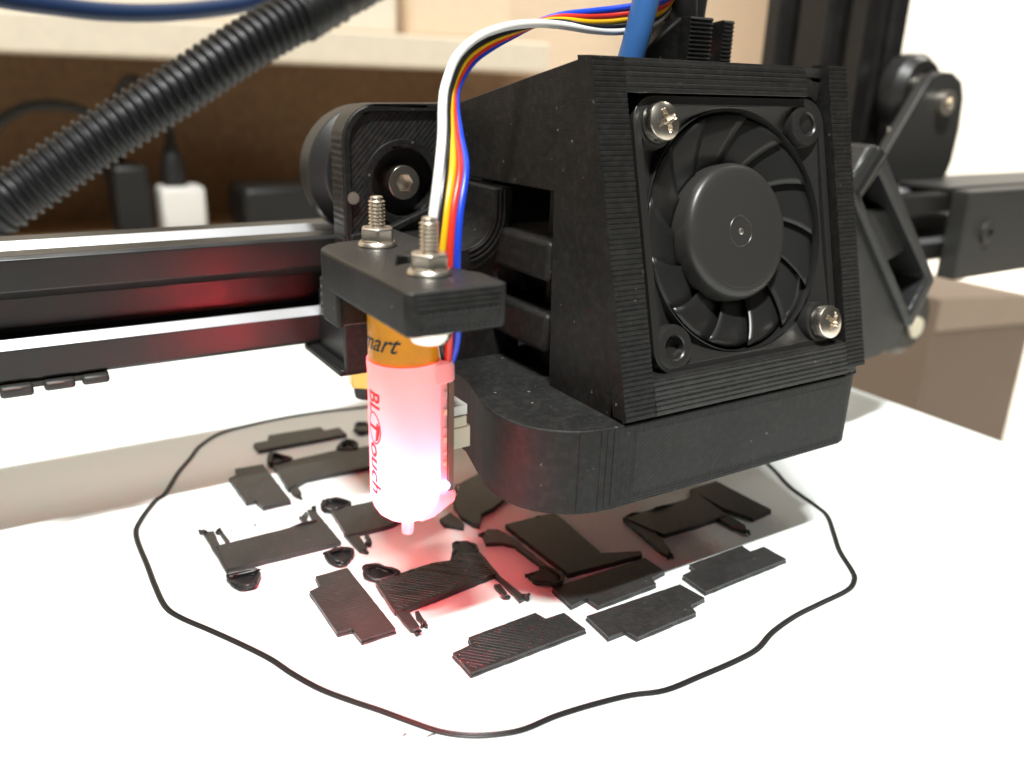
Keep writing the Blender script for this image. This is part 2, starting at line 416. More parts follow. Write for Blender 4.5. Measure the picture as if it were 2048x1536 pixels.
ring2 = [(65+7.4*math.cos(R_(a)), 50.6+7.4*math.sin(R_(a))) for a in range(0, 360, 10)]
MB().yprism(ring2, 139.2, 139.7, holes=[ring]).build('hole_rim', 'print_wall', cg, bevel=0.2)
MB().yprism(hole, 143.6, 144.6).build('recess_floor', 'fan_black', cg)
hex_screw(cg, (65, 141.5, 50.6), (0, -1, 0), 2.9, 2.6)
MB().lathe([(0, 0), (1.0, 0), (1.1, 0.5), (1.1, 2)], (55.4, 138.6, 48.3), (0, 1, 0), 16).build('grub_screw', 'steel_dull', cg)
rib = [(54.4, 41.0), (61.4, 41.8), (70.6, 45.6), (70.6, 46.6), (61.0, 43.0), (54.4, 42.2)]
MB().yprism(rib, 137.9, 139.6).build('rib', 'print_wall', cg, bevel=0.3)
tyre = MB().lathe([(4, 0), (9.8, 0), (12.2, 2.8), (12.2, 7.6), (9.8, 10.4), (4, 10.4)], (65.3, 152, 50.9), (0, 1, 0), 48).build('roller', 'rubber', cg, bevel=0.3)
MB().lathe([(3.8, -3), (7.5, -3), (7.5, 0), (3.8, 0)], (65.3, 152, 50.9), (0, 1, 0), 32).build('spacer', 'sheet', tyre)
# cradle: a U shaped printed trough facing up left
oc = [(75.4, 51.6), (75.4, 47.5)]+arc(66.5, 47.5, 8.9, 0, -80, 9)[1:]+[(60, 38.3)]
ic = [(71.6, 51.6), (71.6, 47.5)]+arc(66.2, 47.5, 5.4, 0, -82, 9)[1:]+[(60, 42.0)]
MB().yprism(oc+ic[::-1], 119.6, 139).build('cradle', 'print_wall', cg, bevel=0.35)
for k in range(3):
    a = [(x+(0.5+0.75*k if i < 3 else 0.5+0.75*k), z) for i, (x, z) in enumerate(ic)]
    a = [(71.6+0.55+0.8*k, 51.4)]+[(66.2+(5.95+0.8*k)*math.cos(R_(g)), 47.5+(5.95+0.8*k)*math.sin(R_(g))) for g in range(0, -90, -10)]
    MB().tube([(x, 119.5, z) for x, z in a], 0.28, 8).build('layer_line', 'print_wall', cg)
MB().yprism([(58, 22), (78.5, 22), (78.5, 44), (75.4, 46), (75.4, 47), (66, 38.4), (58, 37)], 121, 139).build('block', 'print_y', cg, bevel=0.3)
for k in range(9):
    MB().lathe([(0, 0.22), (0.16, 0.1), (0.2, -0.1)], (73.6+0.1*(k % 2), 120.95, 44.6-1.35*k), (0, -1, 0), 6).build('bead', 'strand', cg)
MB().box((72.9, 104.9, 38.9), (90, 123.5, 45.2)).build('block', 'print_wall', cg, bevel=0.8)
MB().box((72.9, 104.9, 27.5), (90, 123.5, 33.9)).build('block', 'print_wall', cg, bevel=0.8)
MB().box((80, 108, 34), (90, 122, 38.8)).build('block', 'fan_black', cg)
MB().box((80, 108, 20), (90, 139, 27.4)).build('block', 'fan_black', cg)
MB().box((81.2, 136, 22), (122.8, 144.5, 62)).build('back_block', 'fan_black', cg)
# belt holder under the rail
bh = [(50.2, 132, 19.9)]
MB().box((50.1, 131, 19.9), (58, 132.4, 32)).build('clamp_face', 'print_wall', cg, bevel=0.25)
MB().box((49.4, 132.4, 18.9), (58, 151, 20.1)).build('clamp_floor', 'print_wall', cg, bevel=0.3)
MB().box((51.6, 132.5, 20.15), (58, 147.8, 31)).build('clamp_shade_fill', 'cable', cg)  # near-black fill painted as the shade inside the holder
MB().box((50.0, 133, 20.12), (51.5, 150.5, 20.2)).build('clamp_shade_strip', 'cable', cg)  # dark strip continuing that painted shade over the floor
hx = [(57.6+3.4*math.cos(R_(60*i+20)), 141+3.4*math.sin(R_(60*i+20))) for i in range(6)]
nut = MB().zprism(hx, 13.6, 18.9).build('eccentric_nut', 'brass', cg, bevel=0.25)
MB().lathe([(0, 0), (2.3, 0), (2.5, 1), (2.5, 2.6), (0, 2.6)], (57.8, 141, 11.2), (0, 0, 1), 16).build('bolt_end', 'strand', nut)

# little clips under the rail
cl = thing('cable_clip', 'row of three small black clips under the left rail', 'cable clip', (7, 149, 19))
for x0, x1, z0 in ((-0.8, 3.9, 18.6), (5.4, 9.9, 18.9), (10.9, 15.0, 19.0)):
    MB().box((x0, 146.8, z0), (x1, 152, 20.5)).build('lug', 'sheet', cl, bevel=0.5)
    if x0 < 6: MB().box((x0+0.5, 146.6, 20.1), (x1-1.6, 146.78, 20.3)).build('edge', 'card', cl, bevel=0.05)  # pale strip painted as a glint on the first two lugs
MB().box((-2, 148, 19.6), (15, 151, 20.4)).build('strip', 'sheet', cl)

# ------------------------------------------------------------------ fan shroud
TI = 0.26486; ct, st = math.cos(TI), math.sin(TI)
shr = thing('fan_shroud', 'big black printed hot end shroud with sloping ribbed front frame', 'fan shroud', (99, 100, 10))
yf = lambda z: 84.1+0.2723*(z-23.4)
XL, XR = 73.0, 125.0
MB().xprism([(yf(23.4)+0.8, 22.2), (yf(71.6)+0.5, 71.6), (134, 64.3), (133, 52.3), (104.7, 52.8), (103.6, 22.2)], XL, XL+1.8).build('side_wall', 'print_wall', shr, bevel=0.25)
MB().xprism([(yf(23.4)+1.2, 22.2), (yf(71.6)+1, 71.6), (134, 64.3), (134, 40), (126, 22.2)], XR-1.8, XR).build('side_wall', 'print_wall', shr, bevel=0.25)
MB().prism([(yf(71)+1, 70.0), (yf(71.6)+0.6, 71.4), (133.8, 64.0), (133.5, 62.6)], (0, 0, 0), (0, 1, 0), (0, 0, 1), (1, 0, 0), XL+1.9, XR-1.9).build('roof', 'print_y', shr)
STEP = 0.68
def stair(x0, x1, za, zb, depth, wob=0.04):
    """horizontal layer steps climbing the tilted front, one ledge per layer"""
    rnd = random.Random(int(x0*10+za))
    prof = []; z = za
    while z < zb-1e-6:
        z2 = min(z+STEP, zb); y = yf(z)+rnd.uniform(-wob, wob)
        prof += [(y+0.05, z+0.02), (y, z+0.1), (y, z2-0.12), (y+0.06, z2-0.02)]
        z = z2
    prof += [(yf(zb)+depth, zb), (yf(za)+depth, za)]
    return MB().xprism(prof, x0, x1)
stair(XL-0.15, 78.4, 23.4, 71.6, 3.0).build('front_column', 'print_wall', shr, smooth=20)
stair(120.6, XR+0.15, 24.2, 71.9, 3.0).build('front_column', 'print_wall', shr, smooth=20)
stair(78.45, 115.2, 67.0, 71.55, 3.0, 0.08).build('front_bar', 'print_y', shr, smooth=20)
stair(78.45, 120.55, 23.4, 28.5, 3.0, 0.06).build('front_bar', 'print_y', shr, smooth=20)
MB().prism([(115.2, 67.0), (118.6, 67.0), (120.2, 66.0), (120.55, 67.6), (120.55, 69.2), (118.8, 69.4), (116.6, 71.0), (115.2, 71.3)], (0, 0, 0), (1, 0, 0), (0, 0, 1), (0, 1, 0), 98.2, 100.2).build('notch_floor', 'print_y', shr, bevel=0.15)
# inner box walls round the fan
MB().xprism([(yf(23.4)+1.0, 23.4), (yf(67)+1.0, 67), (112, 67), (112, 23.4)], 77.6, 78.4).build('inner_wall', 'fan_black', shr)
MB().xprism([(yf(26)+1.0, 26), (yf(67)+1.0, 67), (112, 67), (112, 26)], 120.9, 121.6).build('inner_wall', 'fan_black', shr)
MB().box((78.4, 87.6, 23.0), (121, 116, 27.6)).build('inner_floor', 'fan_black', shr)
# duct: rounded nose to the left, flat front
duct = [(63.4, 124), (62.9, 112), (60.6, 104), (59.4, 100)]
duct += [(59.2, 96.5), (59.5, 94), (60.2, 91.6), (61.3, 89.6), (62.8, 87.9), (64.6, 86.5), (66.8, 85.4), (69.2, 84.8), (71.8, 84.5), (122.0, 84.5), (123.6, 85.0), (124.6, 86.2), (124.9, 88), (124.9, 124)]
MB().zprism(duct, 10.0, 22.9, 0, 1).build('duct', ['print_top', 'print_ver'], shr, bevel=0.45, seg=3, smooth=28)
MB().box((75.4, 84.47, 11.8), (121.2, 84.7, 21.4)).build('front_panel', 'print_diag', shr)
for zz in (10.55, 10.95): MB().box((73.0, 84.44, zz), (122.0, 84.7, zz+0.14)).build('edge_line', 'print_y', shr, bevel=0.04)
MB().prism([(73, 22.9), (123.4, 22.9), (124.6, 24.4), (124.9, 26), (73, 26)], (0, 0, 0), (1, 0, 0), (0, 0, 1), (0, 1, 0), 84.9, 88).build('front_lip', 'print_y', shr, bevel=0.2)
for k, x in enumerate((66.2, 67.3, 68.0, 68.7, 69.3, 70.3, 71.4)):
    y = 85.62-0.2*(x-66.2)**0.98 if x < 69.3 else 84.78-0.12*(x-69.3)
    MB().box((x-0.07, y-0.06, 10.6), (x+0.07, y+0.3, 22.5)).build('seam_line', 'print_wall', shr)

# ------------------------------------------------------------------ fan
FC = Vector((100.14, 91.89, 47.39)); FU = Vector((1, 0, 0)); FV = Vector((0, st, ct)); FN = Vector((0, -ct, st))
fan = thing('cooling_fan', 'square black axial fan with round hub set in the shroud front', 'fan', FC-FV*20)
def fp(a, b, d=0.0): return FC+FU*a+FV*b+FN*d
orr = rrect(-20, -20, 20, 20, 4, 8); irr = rrect(-18.75, -18.75, 18.75, 18.75, 3.2, 8)
MB().prism(orr, FC, FU, FV, FN, -9.8, 0, holes=[irr]).build('frame', 'fan_frame', fan, bevel=0.3, seg=2)
vs, fs, NW = [], [], 96
for i in range(NW):
    a = 2*math.pi*i/NW; c_, s_ = math.cos(a), math.sin(a)
    ro = min(18.75/max(abs(c_), abs(s_)), 24.6); ri = 18.6
    k = min(1.0, max(0.0, (ro-ri)/5.5))
    vs += [fp(ro*c_, ro*s_, -0.9+0.55*k), fp(ri*c_, ri*s_, -0.95-1.7*k)]
for i in range(NW):
    j = (i+1) % NW; fs.append((2*i, 2*j, 2*j+1, 2*i+1))
MB().add(vs, fs).build('corner_web', 'fan_frame', fan, smooth=50)
bore = [(18.7, -2.7), (18.62, -1.0), (18.5, -0.95), (18.35, -1.6), (18.2, -3.5), (18.0, -9.2), (19.2, -9.2)]
MB().lathe(bore, FC, FN, 96, close=False).build('bore', 'fan_black', fan)
MB().lathe([(0, -9.3), (18.3, -9.3), (18.3, -9.7), (0, -9.7)], FC, FN, 64).build('back_plate', 'fan_black', fan)
for a, b in ((-16, 16), (16, 16), (-16, -16), (16, -16)):
    c = fp(a, b)
    MB().lathe([(1.75, -8), (1.75, -0.1), (1.95, 0.12), (2.9, 0.12), (3.25, 0.0), (3.45, -0.5), (3.45, -8)], c, FN, 40, close=False).build('screw_boss', 'fan_frame', fan)
hub = MB().lathe([(0, -0.55), (8.9, -0.55), (9.8, -0.75), (10.35, -1.25), (10.6, -2.0), (10.9, -9)], FC, FN, 80).build('hub', 'hub', fan, smooth=60)
MB().lathe([(2.15, -0.56), (2.25, -0.46), (2.4, -0.46), (2.5, -0.56)], FC, FN, 40, close=False).build('hub_ring', 'hub', hub)
MB().lathe([(0, -0.42), (0.3, -0.42), (0.55, -0.56)], FC, FN, 16).build('hub_pip', 'steel_dull', hub)
MB().lathe([(8.65, -0.56), (8.72, -0.53), (8.8, -0.56)], FC, FN, 80, close=False).build('hub_groove', 'hub', hub)
NB = 13
for k in range(NB):
    mb = MB(); nr, na = 7, 8
    vs = []
    for i in range(nr+1):
        fr = i/nr; r = 10.55+fr*7.3
        for j in range(na+1):
            s_ = j/na
            th = R_(360*k/NB+10+s_*42-fr*16)
            d = -(1.5+2.6*(1-fr)**1.3)-s_*1.9+0.35*math.sin(math.pi*s_)
            vs.append(fp(r*math.cos(th), r*math.sin(th), d))
    fs = [(i*(na+1)+j, (i+1)*(na+1)+j, (i+1)*(na+1)+j+1, i*(na+1)+j+1) for i in range(nr) for j in range(na)]
    o = mb.add(vs, fs).build('blade', 'fan_black', fan, smooth=60)
    sd = o.modifiers.new('thickness', 'SOLIDIFY'); sd.thickness = 0.3*S; sd.offset = 0
def pan_head(parent, c, rot, R=2.75, H=1.9):
    """pan head screw with a cross recess, built as a polar grid"""
    c = Vector(c); nr, na = 22, 64; vs, fs = [], []
    for i in range(nr+1):
        r = R*i/nr
        for j in range(na):
            a = 2*math.pi*j/na; x, y = r*math.cos(a), r*math.sin(a)
            h = H*(1-0.30*(r/R)**2.4) if i < nr else H*0.62
            ca, sa = math.cos(rot), math.sin(rot); p, q = abs(x*ca+y*sa), abs(-x*sa+y*ca)
            lo, hi = min(p, q), max(p, q)
            if hi < 1.62 and lo < 0.42-0.08*hi: h -= min(1.25, (1.75-hi)*1.7)
            elif r < 0.75: h -= 0.5
            vs.append(c+FU*x+FV*y+FN*h)
    vs += [c+FU*R*math.cos(2*math.pi*j/na)+FV*R*math.sin(2*math.pi*j/na)-FN*0.2 for j in range(na)]
    for i in range(nr+1):
        for j in range(na):
            w = (j+1) % na; fs.append((i*na+j, i*na+w, (i+1)*na+w, (i+1)*na+j))
    return MB().add(vs, fs).build('screw', 'steel', parent, smooth=30)
pan_head(fan, fp(-16, 16, 0.6), R_(20), H=2.1)
MB().lathe([(1.4, 0.1), (2.5, 0.1), (2.5, 0.7), (1.4, 0.7)], fp(-16, 16), FN, 24).build('screw_neck', 'steel_dull', fan)
pan_head(fan, fp(16, -16, 0.6), R_(52), H=2.1)
MB().lathe([(1.4, 0.1), (2.5, 0.1), (2.5, 0.7), (1.4, 0.7)], fp(16, -16), FN, 24).build('screw_neck', 'steel_dull', fan)

# ------------------------------------------------------------------ part cooling duct on the right
bw = thing('blower_duct', 'dark hollow blower duct tilted beside the right shroud wall', 'blower duct', (170, 118, 9))
YB = 113.0
q = lambda px, py: tuple(at(px, py, 1, YB)[i] for i in (0, 2))
A0, A1, B0, B1, C0, D0 = q(1712, 352), q(1748, 292), q(1775, 308), q(1873, 562), q(1822, 662), q(1692, 392)
mouth = [q(1696, 372), q(1738, 296), q(1752, 288), q(1772, 302), q(1868, 545), q(1872, 562), q(1826, 655), q(1818, 652)]
hole = [q(1727, 396), q(1762, 347), q(1856, 555), q(1822, 623)]
MB().yprism(mouth, YB, YB+13, holes=[hole]).build('shell', 'blower', bw, bevel=0.9, seg=3)
MB().yprism([(x, z) for x, z in hole], YB+11, YB+12).build('inner_plate', 'blower', bw)
MB().yprism([q(1735, 425), q(1798, 420), q(1838, 505), q(1792, 535)], YB+3.2, YB+10.9).build('ramp', 'blower', bw, bevel=0.6)
low = [q(1690, 395), q(1716, 400), q(1822, 655), q(1800, 690), q(1765, 716), q(1728, 728), q(1700, 735)]
MB().yprism(low, YB+1.5, YB+12).build('body', 'blower', bw, bevel=0.8, seg=3)
pipe = [at(1754, 302, 1, YB+3), at(1704, 388, 1, YB+3)]
MB().tube([at(1752, 303, 1, YB+1.5), at(1702, 385, 1, YB+1.5)], 2.1, 20).build('rounded_edge', 'fan_frame', bw, smooth=60)
MB().box((146, YB+14, 44), (165, YB+22, 57)).build('arm', 'sheet', bw, bevel=0.5)

# ------------------------------------------------------------------ probe bracket with its two bolts
pb = thing('probe_bracket', 'black printed bracket with two bolts sticking up out of it', 'bracket', (45, 95, 36))
top = [(38.0, 106.5), (38.6, 109), (40.2, 111), (42.5, 112), (48.8, 113), (50.6, 121), (54, 121), (54, 104.5), (50.4, 101.6), (48.4, 100.6), (48.2, 95.6), (48.6, 92.6), (49.2, 90.6), (49.8, 88.4), (50.7, 87.0), (50.7, 81.2), (49.9, 80.4), (38.5, 80.4), (37.8, 81.1)]
slot = [(43.2, 94.6), (46.4, 95.6), (47.6, 100.2), (45.9, 100.2)]
MB().zprism(top, 41.2, 46.3, 0, 1, holes=[slot]).build('plate', ['print_top', 'print_wall'], pb, bevel=0.6, seg=3)
for k in range(3): MB().box((38.8, 80.22, 45.4-0.55*k), (49.4, 80.42, 45.8-0.55*k)).build('layer_line', 'print_wall', pb, bevel=0.08)
MB().box((39.6, 80.35, 41.9), (49.2, 80.5, 43.9)).build('infill_face', 'print_diag', pb, bevel=0.1)
for j, zz in enumerate((42.0, 43.8)):
    for k in range(14):
        MB().lathe([(0, 0.2), (0.16, 0.1), (0.2, -0.1)], (39.8+0.71*k, 80.35, zz), (0, -1, 0), 6).build('bead', 'strand', pb)
MB().box((38.9, 103.6, 36.6), (52, 111, 42.0)).build('foot', 'print_plate', pb, bevel=0.3)
MB().box((38.0, 102.0, 36.9), (38.9, 107.5, 42.0)).build('web', 'print_wall', pb, bevel=0.3)
def bolt(parent, x, y, zt=52.8):
    base = 46.3
    prof = []; z = base-1; k = 0
    prof.append((0.9, z))
    while z < zt-0.35:
        prof += [(1.14, z+0.19), (1.14, z+0.27), (0.9, z+0.42)]; z += 0.48
    prof += [(0.88, zt), (0.74, zt+0.12), (0.42, zt+0.02), (0, zt+0.05)]
    th = MB().lathe([(0, base-1)]+prof, (x, y, 0), (0, 0, 1), 28).build('bolt', 'steel', parent, smooth=25)
    hp = [(x+2.4*math.cos(R_(60*i+8)), y+2.4*math.sin(R_(60*i+8))) for i in range(6)]
    n_ = MB().zprism(hp, base+0.65, base+2.55).build('nut', 'steel_dull', th, bevel=0.32, seg=3)
    MB().lathe([(1.15, base), (2.6, base), (2.7, base+0.15), (2.62, base+0.4), (2.4, base+0.66), (1.15, base+0.66)], (x, y, 0), (0, 0, 1), 36).build('washer', 'steel_dull', th)
    hd = MB().lathe([(0, 37.7), (1.5, 37.75), (2.3, 38.1), (2.7, 38.8), (2.75, 39.65), (0, 39.65)], (x, y, 0), (0, 0, 1), 28).build('bolt_head', 'steel', th)
bolt(pb, 44.5, 88.5); bolt(pb, 46.1, 107.3)

# ------------------------------------------------------------------ probe sensor
cx, cy = 45.55, 98.0
sn = thing('probe_sensor', 'glowing pink white levelling probe with red lettering and amber top', 'levelling probe', (cx, cy, 7))
body = [(4.55, 33.1), (4.98, 33.1), (5.0, 32.2), (4.92, 31.8), (4.9, 14.2), (4.82, 13.0), (4.5, 11.8), (3.9, 10.8), (3.0, 10.05), (2.0, 9.6), (1.5, 9.5)]
sb = MB().lathe(body, (cx, cy, 0), (0, 0, 1), 72, close=False).build('body', 'frosted', sn, smooth=50)
MB().box((cx+3.4, cy-2.9, 12.2), (cx+5.0, cy+2.9, 30.2)).build('side_neck', 'frosted', sn, bevel=0.2)
tabp = [(cx+2.2, cy-4.4), (cx+5.2, cy-3.7), (cx+6.2, cy-2.7), (cx+6.2, cy+3.2), (cx+2.2, cy+4.4)]
MB().zprism(tabp, 29.8, 33.0).build('upper_lug', 'frosted', sn, bevel=0.3)
MB().yprism([(cx+0.6, 9.75), (cx+2.4, 9.9), (cx+6.2, 12.0), (cx+6.2, 13.4), (cx+3.0, 13.6)], cy-3.3, cy+3.3).build('lower_lug', 'frosted', sn, bevel=0.3)
MB().box((cx+4.2, cy-2.6, 12.6), (cx+4.6, cy+2.7, 29.8)).build('light_baffle', 'pcb', sn)  # added opaque sheet that holds the red light back from the duct
MB().box((cx+5.05, cy-3.1, 13.5), (cx+5.9, cy+4.6, 29.7)).build('circuit_board', 'pcb', sn, bevel=0.06)
MB().lathe([(0, 0), (0.4, 0), (0.6, 0.3), (0.6, 1), (0, 1)], (cx+4.45, cy-2.6, 14.6), (0, -1, 0), 16).build('led', 'led', sn)
for k, (z, h) in enumerate(((17.5, 0.7), (19.2, 0.5), (21.0, 0.8), (22.6, 0.6), (25.0, 0.9), (27.4, 1.1))):
    MB().box((cx+4.3, cy-3.12, z), (cx+4.85, cy-2.85, z+h)).build('chip', 'frosted' if k % 2 else 'ivory', sn, bevel=0.08)
cn = MB().box((cx+5.95, cy-2.2, 19.2), (cx+9.0, cy+5.0, 22.4)).build('connector', 'ivory', sn, bevel=0.15)
MB().box((cx+5.95, cy-2.2, 22.45), (cx+8.4, cy+5.0, 24.0)).build('latch', 'ivory', cn, bevel=0.12)
MB().box((cx+5.95, cy-2.0, 24.05), (cx+8.6, cy+5.0, 25.6)).build('cap', 'white_plastic', cn, bevel=0.15)
MB().lathe([(0, 33.0), (4.72, 33.0), (4.75, 33.4), (4.75, 41.15), (0, 41.15)], (cx, cy, 0), (0, 0, 1), 72).build('amber_wrap', 'kapton', sn, smooth=50)
fl = [(44.5+3.6*math.cos(R_(a)), 88.5+3.6*math.sin(R_(a))) for a in range(180, 361, 12)]+[(46.1+3.6*math.cos(R_(a)), 107.3+3.6*math.sin(R_(a))) for a in range(0, 181, 12)]
MB().zprism(fl, 39.7, 41.18).build('ear_plate', 'white_plastic', sn, bevel=0.5, seg=3)
MB().lathe([(0, 0.35), (0.35, 0), (0.75, 0.1), (0.85, 0.8), (0.85, 4), (0, 4)], (cx, cy-0.4, 6.9), (0, 0, 1), 20).build('probe_pin', 'frosted', sn)
led = bpy.data.lights.new('probe_light', 'POINT'); led.energy = 0.07; led.color = (1.0, 0.048, 0.072); led.shadow_soft_size = 1.2*S
lo = bpy.data.objects.new('probe_light', led); COL.objects.link(lo); lo.location = Vector((cx+0.9, cy+0.4, 12.6))*S

def text_mesh(body, size, shear, bold=0.03):
    cu = bpy.data.curves.new('lettering', 'FONT'); cu.body = body; cu.size = size; cu.shear = shear; cu.resolution_u = 6; cu.offset = bold
    o = bpy.data.objects.new('lettering', cu); COL.objects.link(o)
    dg = bpy.context.evaluated_depsgraph_get(); me = bpy.data.meshes.new_from_object(o.evaluated_get(dg))
    vs = [v.co.copy() for v in me.vertices]; fs = [list(p.vertices) for p in me.polygons]
    bpy.data.objects.remove(o); bpy.data.curves.remove(cu); bpy.data.meshes.remove(me)
    return vs, fs
def subdivided(vs, fs, n=1):
    bm = bmesh.new()
    b = [bm.verts.new(v) for v in vs]
    for f in fs:
        try: bm.faces.new([b[i] for i in f])
        except ValueError: pass
    bmesh.ops.triangulate(bm, faces=bm.faces)
    bmesh.ops.subdivide_edges(bm, edges=bm.edges, cuts=n, use_grid_fill=True)
    bm.verts.index_update()
    r = [v.co.copy() for v in bm.verts], [[v.index for v in f.verts] for f in bm.faces]
    bm.free(); return r
def on_drum(name, mat, vs, fs, f, parent):
    vs, fs = subdivided(vs, fs, 2)
    return MB().add([f(v) for v in vs], fs).build(name, mat, parent, smooth=0)
A0T = R_(178)
def down(r, z0):            # lettering running down the body
    def f(v):
        a = A0T+v.y/r
        return Vector((cx+(r+0.03)*math.cos(a), cy+(r+0.03)*math.sin(a), z0-v.x))
    return f
vs, fs = text_mesh('BL', 3.1, 0.15, 0.06); on_drum('lettering', 'ink_red', vs, fs, down(4.9, 29.6), sn)
vs, fs = text_mesh('ouch', 3.0, 0.22, 0.06); vs = [Vector((v.x*1.28, v.y, 0)) for v in vs]; on_drum('lettering', 'ink_red', vs, fs, down(4.9, 22.2), sn)
# the oval mark with the T standing in it
def oval(c, a, b, w, tilt, n=40):
    vs, fs = [], []
    for i in range(n):
        t_ = 2*math.pi*i/n
        for k in (0, 1):
            x, y = (a-w*k)*math.cos(t_), (b-w*k)*math.sin(t_)
            vs.append(Vector((c[0]+x*math.cos(tilt)-y*math.sin(tilt), c[1]+x*math.sin(tilt)+y*math.cos(tilt), 0)))
    for i in range(n):
        j = (i+1) % n; fs.append([2*i, 2*j, 2*j+1, 2*i+1])
    return vs, fs
vs, fs = oval((2.0, 1.0), 2.3, 1.3, 0.22, 0.12); on_drum('emblem', 'ink_red', vs, fs, down(4.9, 26.2), sn)
T_ = [(1.2, 1.75), (1.25, 1.45), (1.75, 1.45), (1.55, -0.1), (2.0, -0.1), (2.25, 1.4), (3.6, 1.25), (3.9, 1.0), (3.7, 1.7), (2.6, 2.05), (1.7, 2.05)]
tr = tessellate_polygon([[Vector((x, y, 0)) for x, y in T_]])
on_drum('emblem', 'ink_red', [Vector((x, y, 0)) for x, y in T_], [list(q_) for q_ in tr], down(4.9, 26.2), sn)
def around(r, a0, z0, skew):
    def f(v):
        a = a0+v.x/r
        return Vector((cx+(r+0.03)*math.cos(a), cy+(r+0.03)*math.sin(a), z0+v.y+skew*v.x))
    return f
vs, fs = text_mesh('Smart', 3.3, 0.5); xm = max(v.x for v in vs)
on_drum('lettering', 'ink_black', vs, fs, around(4.75, R_(241)-xm/4.75, 35.0, 0.0), sn)

# ------------------------------------------------------------------ ribbon cable
rb = thing('ribbon_cable', 'five coloured ribbon wires looping from bracket over the shroud', 'ribbon cable', (50, 92, 30))
# stations: (depth y, [white, black, yellow, red, blue] photo positions)
ST = [
 (96, [(893, 745)]*5, (0, 0, 0, 0.2, 0.6)), (93.5, [(870, 690), (884, 690), (890, 690), (898, 690), (913, 688)], (1.5, 1.0, 1.0, 0, 0)),
 (92, [(868, 610), (880, 610), (890, 610), (901, 610), (915, 610)], None), (91, [(852, 540), (866, 540), (882, 540), (898, 540), (913, 540)], None),
 (92, [(866, 436), (878, 436), (890, 436), (904, 436), (918, 436)], None),
 (95, [(878, 338), (890, 338), (904, 338), (919, 338), (931, 338)], None),
 (98.5, [(884, 270), (894, 270), (902, 270), (911, 270), (920, 270)], (0, .4, .8, 1.2, 1.6)),
 (101, [(885, 212), (894, 212), (900, 212), (906, 212), (912, 212)], (0, .5, 1.1, 1.7, 2.3)),
 (103, [(891, 169), (901, 169), (905, 170), (910, 171), (916, 172)], (0, .6, 1.2, 1.8, 2.4)),
 (105, [(914, 112), (925, 115), (931, 118), (938, 121), (944, 125)], (0, .6, 1.2, 1.8, 2.4)),
 (107, [(956, 74), (966, 82), (971, 86), (976, 91), (981, 96)], (0, .6, 1.2, 1.8, 2.4)),
 (108.5, [(1009, 54), (1017, 61), (1021, 64), (1024, 67), (1027, 70)], (0, .7, 1.4, 2.0, 2.6)),
 (110, [(1064, 47), (1068, 49), (1070, 48), (1073, 47), (1075, 46)], (0, 1.0, 1.9, 2.7, 3.5)),
 (111, [(1119, 50), (1120, 45), (1121, 41), (1121, 35), (1121, 31)], (0, .5, .9, 1.3, 1.7)),
 (112, [(1185, 60), (1185, 53), (1185, 44), (1185, 33), (1185, 23)], None),
 (113, [(1244, 62), (1244, 52), (1244, 40), (1244, 29), (1244, 16)], None),
 (117, [(1303, 48), (1308, 38), (1314, 27), (1319, 15), (1322, 3)], None),
 (121, [(1336, 18), (1340, 6), (1344, -4), (1347, -14), (1350, -24)], None),
 (126, [(1350, -40), (1353, -48), (1356, -56), (1358, -64), (1360, -72)], None)]
WM = ['w_white', 'w_black', 'w_yellow', 'w_red', 'w_blue']
for k in range(5):
    pts = [at(p[k][0], p[k][1], 1, y+(off[k] if off else 0)) for y, p, off in ST]
    o = MB().tube(spline(pts, 7), 0.60 if k == 0 else 0.53, 12).build('wire', WM[k], rb, smooth=60)
    o['label'] = ['white wire', 'black wire', 'yellow wire', 'red wire', 'blue wire'][k]

# ------------------------------------------------------------------ blue tubes, strain relief, loom
tb = tag(MB().tube(spline([(88.6, 112, 62), (90.3, 110, 72.2), (91.4, 109.5, 78), (92.8, 109, 86), (95, 108, 100), (99, 108, 125), (104, 112, 170), (108, 120, 230)], 6), 2.05, 20).build('filament_tube', 'tube_blue', smooth=60), 'blue filament tube rising behind the shroud top', 'filament tube')
bt = tag(MB().tube(spline([at(-700, -420, 1, 235), at(-400, -170, 1, 242), at(-120, -40, 1, 250), at(0, -4, 1, 255), at(100, 11, 1, 258), at(200, 23, 1, 260), at(300, 26, 1, 262), at(400, 20, 1, 264), at(500, 4, 1, 266), at(620, -40, 1, 268), at(820, -150, 1, 272), at(1000, -350, 1, 276)], 8), 2.3, 16).build('hose', 'tube_dark', smooth=60), 'dark blue hose sagging across the top left corner', 'hose')
sr = thing('strain_relief', 'black toothed cable holder behind the shroud roof', 'cable holder', (107, 116, 64))
def rough_post(x0, x1, z1, y0, y1, lean=0.0):
    prof = []; z = 62.0
    while z < z1:
        prof += [(y0, z), (y0-0.28, z+0.3), (y0, z+0.62)]; z += 0.68
    prof += [(y0+0.4, z1), (y1, z1-1.0), (y1, 62)]
    return MB().xprism(prof, x0, x1)
rough_post(105.6, 110.6, 79.0, 114, 124).build('post', 'print_wall', sr, bevel=0.1)
rough_post(115.2, 117.6, 79.0, 116, 124).build('post', 'print_wall', sr, bevel=0.1)
MB().yprism([(96, 62), (96, 72.8), (99, 74.2), (103.5, 77.6), (105.6, 79), (105.6, 62)], 116, 119).build('plate', 'print_wall', sr, bevel=0.4)
MB().box((110.6, 117.5, 62), (115.2, 124, 73.4)).build('bridge', 'print_wall', sr, bevel=0.3)
MB().box((110.8, 116.9, 73.4), (112.6, 118.2, 77)).build('clip', 'fan_frame', sr, bevel=0.3)
lb = thing('cable_bundle', 'bundle of black cables running down into the toothed holder', 'cable bundle', (112, 122, 72))
